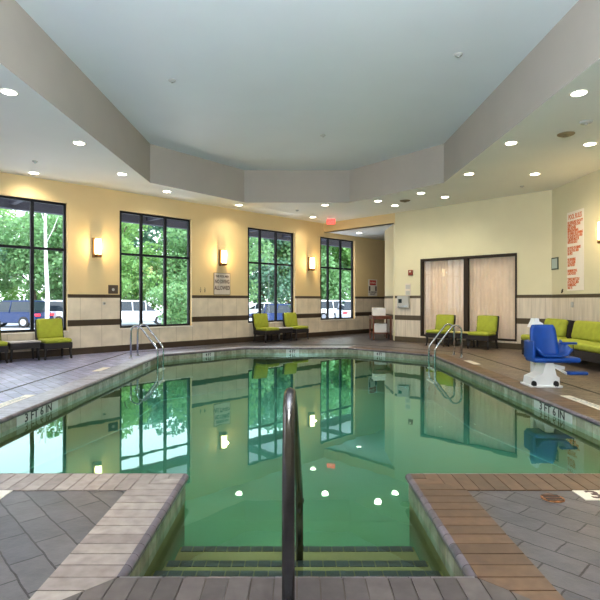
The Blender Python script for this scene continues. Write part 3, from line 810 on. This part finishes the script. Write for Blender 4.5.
XR = 6.139
def right_thing(name, y, z, label, cat): return thing(name, (XR, y, z), -PI/2, label, cat)
t = right_thing('framed_certificate', 11.88, 2.12, 'small framed certificate hanging near the corner left of the pool rules', 'picture')
MB().box((-.15, -.02, -.15), (.15, 0, .14), .004).build('frame', 'pic_frame', t)
MB().box((-.12, -.023, -.12), (.12, -.02, .11)).build('sheet', 'pic_paper', t)
t = right_thing('pool_rules_sign', 11.02, 2.34, 'tall white POOL RULES sign with orange lettering on the right wall', 'sign')
MB().box((-.33, -.012, -.88), (.33, 0, .88), .004).build('panel', 'sign', t)
text('lettering', 'POOL RULES', .15, 'orange', t, (0, -.0135, .76), R0, xs=.62, bold=.003)
lines = ['NO LIFEGUARD ON DUTY', 'SWIM AT YOUR OWN', 'RISK. SHOWER', 'BEFORE ENTERING', 'NO DIVING OR RUNNING', 'NO GLASS IN POOL AREA', 'CHILDREN MUST BE', 'WITH AN ADULT', '', 'NO FOOD OR DRINKS', 'IN THE POOL AREA', 'NO PETS', '', 'NO SMOKING', 'POOL HOURS', 'ARE POSTED', '', 'MAXIMUM POOL', 'LOAD POSTED', '', 'TOWELS MUST STAY', 'IN THE POOL AREA', 'IN EMERGENCY', 'DIAL 911']
for k, tx in enumerate(lines):
    if tx: text('lettering', tx, .082, 'orange', t, (-.30, -.0135, .64-k*.0635), R0, align='LEFT', xs=.62, bold=.003)
t = right_thing('wall_hook', 11.48, 1.45, 'small dark bracket hook on the rail below the pool rules sign', 'hook')
MB().tube([(-.08, -.01, .03), (-.03, -.05, -.03), (.02, -.06, -.02), (.06, -.07, .05)], .014, 8).build('hook', 'steel_dark', t)
t = right_thing('door_stop', 11.10, 1.15, 'small grey metal fitting on the veined tile below the pool rules', 'fitting')
MB().box((-.035, -.05, -.06), (.035, -.015, .06), .008).build('cover_plate', 'grey_plastic', t)

# exit sign
t = thing('exit_sign', (1.09, 16.0, 3.62), math.radians(-3), 'red illuminated EXIT sign hanging from the soffit by the alcove', 'exit sign'); t.scale = (.8, 1, .85); t.location.z = 3.665
MB().box((-.17, -.012, 0), (.17, .012, .21), .004).build('panel', 'exit_panel', t)
MB().box((-.17, -.025, .21), (.17, .025, .275), .006).build('housing', 'lamp_ring', t)
text('lettering', 'EXIT', .19, 'exit_red', t, (0, -.016, .10), R0, xs=.82, bold=.005, extrude=.003)

# ------------------------------------------------------------------ ceiling fixtures
def make_downlight(x, y, z, label, cone=.24):
    t = thing('downlight', (x, y, z), 0, label, 'ceiling light', 'recessed downlights')
    MB().lathe([(.085, -.004), (.105, -.006), (.115, 0)], 24).build('trim_ring', 'lamp_ring', t)
    MB().lathe([(.088, -.0075), (.088, -.0045)], 24).build('lens', 'lamp', t)
    ld = bpy.data.lights.new('downlight_beam', 'SPOT'); ld.energy = 62; ld.color = (1, .90, .70); ld.spot_size = math.radians(150); ld.spot_blend = 1; ld.shadow_soft_size = .09
    lo = bpy.data.objects.new('bulb', ld); col.objects.link(lo); lo.parent = t; lo.location = (0, 0, -.02)
    return t
DL = [((9, 92), 'ceiling downlight nearest the top left corner of the photo'), ((79, 143), 'downlight beside the left recess edge, second from the left photo edge'),
      ((34, 173), 'downlight close to the window wall above the leftmost window'), ((122, 174), 'downlight left of the recess corner, above the first sconce'),
      ((167, 191.5), 'downlight above the second window'), ((239, 205), 'downlight left of the far recess edge, above the NO DIVING sign side'),
      ((313, 217), 'small downlight just left of the exit sign'), ((325, 205), 'downlight directly above the exit sign'),
      ((378, 201), 'downlight under the far right recess corner, right of the exit sign'), ((395, 205.5), 'downlight above the telephone box wall, third right of the exit sign'),
      ((421, 193), 'downlight under the right chamfer of the recess'), ((445, 197), 'downlight near the glazed door wall, above its left pane'),
      ((469, 174), 'downlight right of the recess corner above the glazed door'), ((511, 143), 'downlight beside the right recess edge, left of the brown vent'),
      ((535, 174), 'downlight near the room corner above the right end of the glazed door'), ((579, 93), 'large bright downlight nearest the top right corner'),
      ((590, 144), 'downlight near the right wall below the round brown vent')]
pts = []
dl0 = None
for (x, y), lab in DL:
    Y = 2.65*500/(300-y); X = (x-297)*Y/500
    if dl0 is None: dl0 = make_downlight(X, Y, TOP, lab)
    else: dup(dl0, (X, Y, TOP), 0, lab)
dup(dl0, (2.17, 17.5, 3.6), 0, 'downlight in the lower ceiling of the alcove')
for X, Y, lab in ((-3.75, 3.9, 'added unseen downlight over the left deck beside the camera'), (3.75, 3.9, 'added unseen downlight over the right deck beside the camera'), (-3.75, 1.2, 'added unseen downlight over the left deck behind the camera'), (3.75, 1.2, 'added unseen downlight over the right deck behind the camera')):
    dup(dl0, (X, Y, TOP), 0, lab)  # extra unseen soffit lights, added to raise the room brightness
def disc_thing(name, px, H, ztop, r, m, label, cat):
    Y = H*500/(300-px[1]); X = (px[0]-297)*Y/500
    t = thing(name, (X, Y, ztop), 0, label, cat)
    MB().lathe([(r*.3, -.03), (r*.8, -.022), (r, -.008), (r, 0)], 20).build('cover', m, t)
    MB().lathe([(r*.25, -.045), (r*.3, -.03)], 14).build('centre', m, t)
disc_thing('ceiling_vent', (566, 134), 2.65, TOP, .13, 'vent', 'round brown ceiling vent near the right wall', 'vent')
disc_thing('smoke_detector', (586, 122), 2.65, TOP, .09, 'grey_plastic', 'smoke detector right of the round brown vent', 'detector')
disc_thing('ceiling_speaker', (405, 200.5), 2.65, TOP, .14, 'vent', 'flat dark disc in the soffit between downlights beyond the far right corner', 'speaker')
disc_thing('sprinkler', (35, 161), 2.65, TOP, .05, 'grey_plastic', 'small sprinkler head just above the downlight over the leftmost window', 'sprinkler')
disc_thing('sprinkler', (297, 210), 2.65, TOP, .05, 'grey_plastic', 'tiny sprinkler in the soffit past the far recess edge', 'sprinkler')
disc_thing('sprinkler', (522, 186), 2.65, TOP, .05, 'grey_plastic', 'tiny sprinkler in the soffit above the glazed door wall', 'sprinkler')
disc_thing('sprinkler', (172, 80), 3.53, UP, .06, 'grey_plastic', 'left sprinkler head in the raised ceiling', 'sprinkler')
disc_thing('sprinkler', (458.5, 54), 3.53, UP, .06, 'grey_plastic', 'right sprinkler head in the raised ceiling', 'sprinkler')
disc_thing('sprinkler', (323, 135), 3.53, UP, .06, 'grey_plastic', 'middle, farthest sprinkler head in the raised ceiling', 'sprinkler')

# ------------------------------------------------------------------ depth markers
def marker(name, body, loc, rotz, w, hgt, label, vertical=True, m='marker_grey', ink='black', size=.1, xs=.8):
    t = thing(name, loc, rotz, label, 'depth marker', 'pool depth markers')
    if vertical:
        MB().box((-w/2, -.004, -hgt/2), (w/2, 0, hgt/2)).build('tile', m, t)
        text('lettering', body, size, ink, t, (0, -.005, 0), R0, xs=xs, bold=.002)
    else:
        MB().box((-w/2, -hgt/2, 0), (w/2, hgt/2, .005)).build('tile', m, t)
        if body: text('lettering', body, size, ink, t, (0, 0, .0055), (0, 0, 0), xs=xs, bold=.004)
    return t
marker('depth_marker', '3 FT 6 IN', (-3.099, 6.0, -.10), PI/2, .95, .115, 'waterline tile reading 3 FT 6 IN on the left pool wall', size=.135, xs=1.2)
marker('depth_marker', '3 FT 6 IN', (3.099, 6.08, -.10), -PI/2, .90, .115, 'waterline tile reading 3 FT 6 IN on the right pool wall', size=.135, xs=1.15)
marker('depth_marker', '3 FT', (-3.099, 10.3, -.098), PI/2, .5, .115, 'faint waterline depth tile below the window side ladder', size=.1, xs=1.)
marker('depth_marker', '4 FT', (-.12, 13.099, -.098), 0, .34, .115, 'waterline depth tile in the middle of the far pool wall', size=.11)
CH = math.atan2(YF2-YF1, PX-XF)
marker('depth_marker', '4 FT', (-2.18-.0, 11.42+(3.1-2.18)*(1.68/1.75)-.001, -.098), CH, .34, .115, 'waterline depth tile on the far left angled pool wall', size=.11)
marker('depth_marker', '4 FT', (2.05, 11.42+(3.1-2.05)*(1.68/1.75)-.001, -.098), -CH, .34, .115, 'waterline depth tile on the far right angled pool wall', size=.11)
t = marker('depth_marker', '', (2.12, 3.195, .0), 0, .64, .155, 'cream deck tile marked 3 FT behind the near right coping', False, 'marker')
text('lettering', '3 FT', .17, 'sign_dark', t, (-.262, 0, .0055), (0, 0, 0), align='LEFT', xs=1.1, bold=.004)
t = marker('no_diving_tile', '', (-2.03, 3.195, 0), 0, .34, .155, 'white deck tile with faded red mark at the left photo edge', False, 'marker')
MB().tube([(math.cos(a)*.06, math.sin(a)*.06, .006) for a in [2*PI*k/24 for k in range(25)]], .007, 6).build('ring', 'pink_ink', t)
MB().tube([(-.042, -.042, .006), (.042, .042, .006)], .006, 6).build('slash', 'pink_ink', t)
marker('deck_marker', 'NO DIVING', (-3.50, 6.1, 0), PI/2, .95, .13, 'pale deck tile lettered NO DIVING on the left pool deck', False, 'marker', 'grey_plastic', .11, 1.1)
marker('deck_marker', 'NO DIVING', (3.50, 6.05, 0), -PI/2, .95, .13, 'pale deck tile lettered NO DIVING by the right coping', False, 'marker', 'grey_plastic', .11, 1.1)
marker('deck_marker', '', (-3.52, 9.0, 0), PI/2, .5, .14, 'pale blank deck tile before the window side ladder', False, 'marker')
marker('deck_marker', '', (3.50, 10.0, 0), -PI/2, .6, .14, 'pale blank deck tile before the ladder by the glazed door', False, 'marker')
t = thing('deck_drain', (1.61, 3.15, 0), 0, 'small rusty broken deck drain in the near right pavers', 'drain')
MB().lathe([(.07, 0), (.07, .004), (.055, .005)], 20).build('rim', 'rust', t)
b = MB()
for k in range(4): b.box((-.05, -.045+k*.026, .004), (.05, -.033+k*.026, .008))
b.build('grate', 'black', t)

# ------------------------------------------------------------------ outside
GZ = -.45
struct(ngon_hole('ground', [(-90, 11.5), (-7.6, 9.6), (7, 23.9), (70, 23.9), (70, 110), (-90, 110)], None, GZ, 'asphalt'))
struct(MB().box((-90, -5, GZ-.01), (-7.6, 11.5, GZ)).build('ground_side', 'asphalt'))
# pale walkway strip, brightened to light the canopy, and verge behind the lot
struct(MB().box((-12, .3, GZ), (12, 3.6, GZ+.06)).build('ground_strip', 'sign', loc=PL, rotz=TH_L))
struct(MB().box((-60, 34, GZ), (60, 90, GZ+.25)).build('ground_verge', 'grass', loc=PL, rotz=TH_L*.6))
# canopy
cn = thing('entrance_canopy', PL, TH_L, 'pale flat canopy with dark edge beam outside above the windows', 'canopy')
MB().box((-12, .25, 3.86), (11, 3.0, 3.98)).build('deck', 'canopy_white', cn)
MB().box((-12, 2.6, 3.60), (11, 2.8, 3.86)).build('edge_beam', 'canopy_beam', cn)
s = -11.5
while s < 5:
    MB().box((s-.06, .25, 3.70), (s+.06, 2.6, 3.86)).build('cross_beam', 'canopy_beam', cn); s += 1.9

def make_car(label, loc, rz, paint, kind='suv'):
    t = thing('car', loc, rz, label, 'car', 'cars in the parking lot outside')
    H = {'suv': 1.68, 'sedan': 1.44}[kind]; bl = .92 if kind == 'suv' else .82
    pm = mat('car_paint', paint, .25)
    side = [(-2.2, .28), (-2.22, .62), (-2.1, bl), (-1.3 if kind == 'suv' else -1.4, bl+.06), (1.2, bl+.04), (2.0, bl-.10), (2.2, .62), (2.22, .30)]
    # body narrowing towards the top
    def loft(prof, hw0, hw1, z0, z1, nm, m, inset=0):
        b = MB(); vs = []
        for sy in (-1, 1):
            vs.append([b.bm.verts.new((x, sy*(hw0+(hw1-hw0)*max(0, min(1, (z-z0)/(z1-z0)))), z)) for x, z in prof])
        n = len(prof); b.bm.faces.new(vs[0]); b.bm.faces.new(vs[1][::-1])
        for i in range(n): b.bm.faces.new((vs[0][i], vs[1][i], vs[1][(i+1) % n], vs[0][(i+1) % n]))
        bmesh.ops.recalc_face_normals(b.bm, faces=b.bm.faces)
        bmesh.ops.bevel(b.bm, geom=b.bm.edges[:], offset=.05, segments=2, affect='EDGES')
        return b.build(nm, m, t, smooth=False)
    loft(side, .90, .84, .3, bl, 'body', pm)
    if kind == 'suv': cab = [(-2.05, bl), (-1.75, H-.06), (-1.3, H), (.3, H-.02), (1.15, bl)]
    else: cab = [(-1.7, bl), (-1.0, H-.05), (-.6, H), (.25, H-.02), (1.15, bl)]
    loft(cab, .80, .62, bl, H, 'cabin_glass', M['car_glass'])
    rf = [(x, z) for x, z in cab if z > bl+.1]
    loft([(x, z+.02) for x, z in rf] + [(rf[-1][0]+.03, H-.12), (rf[0][0]-.03, H-.14)], .66, .64, bl, H, 'roof', pm)
    for sy in (-1, 1):
        for x in (-.35, .48 if kind == 'sedan' else .5): MB().tube([(x, sy*.80, bl), (x-.05, sy*.64, H-.04)], .035, 6).build('pillar', pm, t)
    for x in (-1.38, 1.38):
        for sy in (-1, 1):
            w = MB().lathe([(.30, -.11), (.34, -.08), (.34, .08), (.30, .11)], 24, Matrix.Translation((x, sy*.82, .34)) @ Matrix.Rotation(PI/2, 4, 'X')).build('wheel', 'tyre', t)
            MB().lathe([(.20, -.118), (.20, .118)], 18, Matrix.Translation((x, sy*.82, .34)) @ Matrix.Rotation(PI/2, 4, 'X')).build('hub', 'hub', w)
    for sy in (-1, 1):
        MB().box((-2.25, sy*.68-.17, bl-.22), (-2.08, sy*.68+.17, bl-.06), .02).build('tail_lamp', 'tail', t)
        MB().box((2.05, sy*.66-.16, .60), (2.24, sy*.66+.16, .74), .02).build('head_lamp', 'head', t)
    return t
def gp(x, y):           # ground point of the parking lot under picture point
    Y = (CAM_H-GZ)*500/(y-300); return ((x-297)*Y/500, Y, GZ)
R = math.radians
make_car('dark blue car parked outside the leftmost window', gp(13, 327), R(172), (.004, .022, .09), 'suv')
make_car('silver car with red tail lamps behind the blue car, leftmost window', gp(51, 325.5), R(165), (.6, .6, .65), 'suv')
make_car('white car parked outside the second window', gp(138, 325), R(20), (.75, .76, .82), 'suv')
make_car('white car farther back outside the third window', gp(262, 318), R(170), (.85, .86, .9), 'sedan')
make_car('blue car nearest the glass outside the third window', gp(276, 326), R(160), (.008, .03, .12), 'sedan')
make_car('dark red car at the right of the third window', gp(292, 315), R(100), (.35, .02, .05), 'sedan')
make_car('bright white car outside the fourth window', gp(333, 320), R(25), (.88, .89, .92), 'suv')
make_car('silver car at the right edge of the fourth window', gp(349, 322), R(95), (.5, .52, .6), 'suv')

# ---- trees
def crown_mesh(name, blobs, n, leaf, m, seed):
    rnd = random.Random(seed); vs = []; fs = []
    for k in range(n):
        cx, cy, cz, rx, rz = rnd.choices(blobs, weights=[q[3]**2*q[4] for q in blobs])[0]
        while True:
            d = Vector((rnd.uniform(-1, 1), rnd.uniform(-1, 1), rnd.uniform(-1, 1)))
            if .1 < d.length <= 1: break
        d = d.normalized()*(d.length**.45)
        p = Vector((cx+d.x*rx, cy+d.y*rx, cz+d.z*rz))
        a = Vector((rnd.gauss(0, 1), rnd.gauss(0, 1), rnd.gauss(0, .6))).normalized(); b_ = a.cross(Vector((rnd.gauss(0, 1), rnd.gauss(0, 1), rnd.gauss(0, 1)))).normalized()
        l = leaf*rnd.uniform(.6, 1.4); w = l*.42; i = len(vs)
        vs += [p, p+a*l*.5+b_*w, p+a*l, p+a*l*.5-b_*w]; fs.append((i, i+1, i+2, i+3))
    me = bpy.data.meshes.new(name); me.from_pydata(vs, [], fs); me.materials.append(M[m]); return me
def trunk_mesh(name, h, r, m, seed, branches=6):
    rnd = random.Random(seed); b = MB()
    pts_ = [Vector((0, 0, 0))]
    for k in range(1, 7): pts_.append(Vector((rnd.uniform(-.06, .06)*k, rnd.uniform(-.06, .06)*k, h*k/6)))
    b.tube(pts_, [r*(1-.12*k) for k in range(7)], 8)
    for k in range(branches):
        q = pts_[2+k % 4]; a = rnd.uniform(0, 2*PI); L = rnd.uniform(1, 2)
        b.tube([q, q+Vector((math.cos(a)*L*.5, math.sin(a)*L*.5, L*.5)), q+Vector((math.cos(a)*L, math.sin(a)*L, L*1.2))], [r*.45, r*.3, r*.12], 6)
    me = b.mesh(name); me.materials.append(M[m]); return me
def blobs(seed, n, R_, z0, z1, br):
    rnd = random.Random(seed); out = []
    for k in range(n):
        a = rnd.uniform(0, 2*PI); q = R_*math.sqrt(rnd.random()); r = br*rnd.uniform(.7, 1.2)
        out.append((math.cos(a)*q, math.sin(a)*q, rnd.uniform(z0, z1), r, r*.8))
    return out
crowns = [crown_mesh('crown_a', blobs(1, 26, 2.6, 1.5, 6.8, 1.1), 15000, .19, 'leaf_a', 1),
          crown_mesh('crown_b', blobs(2, 26, 2.6, 1.2, 6.4, 1.1), 15000, .19, 'leaf_b', 2),
          crown_mesh('crown_c', blobs(3, 22, 2.4, 1.2, 5.9, 1.0), 12000, .19, 'leaf_c', 3)]
trunks = [trunk_mesh('trunk_a', 6, .16, 'bark', 1), trunk_mesh('trunk_b', 6.2, .13, 'bark', 2), trunk_mesh('trunk_c', 5.6, .11, 'bark', 3)]
def tree(loc, k, rz, sc, label, group='trees beyond the parking lot', name='leafy_tree'):
    t = thing(name, loc, rz, label, 'tree', group); t.scale = (sc, sc, sc)
    for nm, me in (('crown', crowns[k]), ('trunk', trunks[k])):
        o = bpy.data.objects.new(nm, me); col.objects.link(o); o.parent = t
    return t
def tp(x, Y): return ((x-297)*Y/500, Y, GZ)
kinds = ['mid green leafy tree', 'blue green leafy tree', 'yellow green leafy tree']
rnd = random.Random(5)
T = [(-175, 33, 0, 'beyond the left photo edge'), (-62, 37, 1, 'outside just past the left photo edge'), (34, 43, 0, 'behind the cars in the leftmost window'), (124, 41, 2, 'filling the left panes of the second window'),
     (-12, 50, 2, 'far behind the blue car outside the leftmost window'), (82, 50, 0, 'outside between the leftmost and second windows'), (170, 52, 1, 'filling the right panes of the second window'), (216, 44, 0, 'outside between the second and third windows'),
     (262, 54, 1, 'filling the left panes of the third window'), (312, 56, 0, 'outside between the third and fourth windows'), (366, 60, 2, 'at the right edge of the fourth window'),
     (288, 70, 2, 'farthest off, behind the right panes of the third window'), (338, 72, 1, 'farthest off, behind the middle panes of the fourth window'), ]
for x, Y, k, sp_ in T:
    tree(tp(x, Y), k, rnd.uniform(0, 6), (Y/38)**.8*1.32, kinds[k]+' '+sp_)
# slim pale trunk in front of the silver car
t = thing('birch_trunk', tp(47, 30), 0, 'slim white tree trunk standing outside the leftmost window', 'tree')
b = MB(); b.tube([(0, 0, 0), (.03, 0, 2), (-.06, 0, 4), (-.10, 0, 6), (-.1, 0, 7.5)], [.13, .12, .10, .08, .05], 10)
for q in ((5.2, .6), (6.0, -.6)): b.tube([(0, 0, q[0]), (q[1]*.5, .1, q[0]+.7), (q[1], .2, q[0]+1.6)], [.025, .02, .008], 6)
b.build('trunk', 'birch', t)
# shrubs near the windows
shrub = crown_mesh('shrub_leaves', blobs(9, 14, .9, .5, 1.9, .55), 6000, .11, 'leaf_a', 9)
def bush(loc, sc, label):
    t = thing('shrub', loc, rnd.uniform(0, 6), label, 'shrub', 'shrubs outside the windows'); t.scale = (sc, sc, sc)
    o = bpy.data.objects.new('leaves', shrub); col.objects.link(o); o.parent = t
    b = MB()
    for a in range(5): b.tube([(0, 0, 0), (math.cos(a*1.3)*.3, math.sin(a*1.3)*.3, .8), (math.cos(a*1.3)*.6, math.sin(a*1.3)*.6, 1.6)], [.03, .02, .01], 5)
    b.build('stems', 'bark', t)
bush(tp(176, 23), 1.1, 'tall blue green shrub filling the lower right of the second window')
bush(tp(186, 26), 1.0, 'shrub at the right jamb of the second window')

# ------------------------------------------------------------------ light
w = bpy.data.worlds.new('sky'); scn.world = w; w.use_nodes = True
t = w.node_tree; bg = t.nodes['Background']
tc = N(t, 'ShaderNodeTexCoord'); sp = N(t, 'ShaderNodeSeparateXYZ'); t.links.new(tc.outputs['Generated'], sp.inputs[0])
r = N(t, 'ShaderNodeValToRGB'); r.color_ramp.elements[0].position = .45; r.color_ramp.elements[0].color = (.86, .93, 1, 1)
r.color_ramp.elements[1].position = 1; r.color_ramp.elements[1].color = (.55, .72, 1, 1)
t.links.new(sp.outputs['Z'], r.inputs[0]); t.links.new(r.outputs[0], bg.inputs[0]); bg.inputs[1].default_value = 2.5
sun = bpy.data.lights.new('sun', 'SUN'); sun.energy = 2.2; sun.angle = .05; sun.color = (1, .96, .88)
so = bpy.data.objects.new('sun_lamp', sun); col.objects.link(so); so.rotation_euler = (math.radians(48), 0, math.radians(15))
# added fill lamps, out of view
def area(name, loc, rot, size, e, c):
    a = bpy.data.lights.new(name, 'AREA'); a.shape = 'SQUARE'; a.size = size; a.energy = e; a.color = c
    o = bpy.data.objects.new(name, a); col.objects.link(o); o.location = loc; o.rotation_euler = rot
for s_ in (-8.5, -3.5, .5, 3):
    p_ = frame_pt(PL, TH_L, s_, -1.5, .35); area('canopy_fill_light', p_, (PI, 0, 0), .4, 22, (.85, .88, 1))  # unseen lamps added outside to brighten the canopy underside
area('ceiling_fill_light', (0, -.9, 2.3), (math.radians(148), 0, 0), 1.2, 600, (.86, .94, 1))  # unseen lamp added behind the camera to lift the ceiling

# ------------------------------------------------------------------ camera
cd = bpy.data.cameras.new('camera'); cd.sensor_width = 36; cd.lens = 36*500/600; cd.shift_x = 3/600; cd.clip_end = 500
co = bpy.data.objects.new('camera', cd); col.objects.link(co); co.location = (0, 0, CAM_H); co.rotation_euler = (PI/2, 0, 0)
scn.camera = co
scn.view_settings.view_transform = 'Standard'; scn.view_settings.look = 'None'; scn.view_settings.gamma = .93; scn.view_settings.exposure = .85
try:
    scn.cycles.use_denoising = True; scn.cycles.denoiser = 'OPENIMAGEDENOISE'
except Exception: pass
scn.cycles.max_bounces = 8; scn.cycles.transparent_max_bounces = 12; scn.cycles.sample_clamp_indirect = 6
scn.cycles.caustics_reflective = False; scn.cycles.caustics_refractive = False
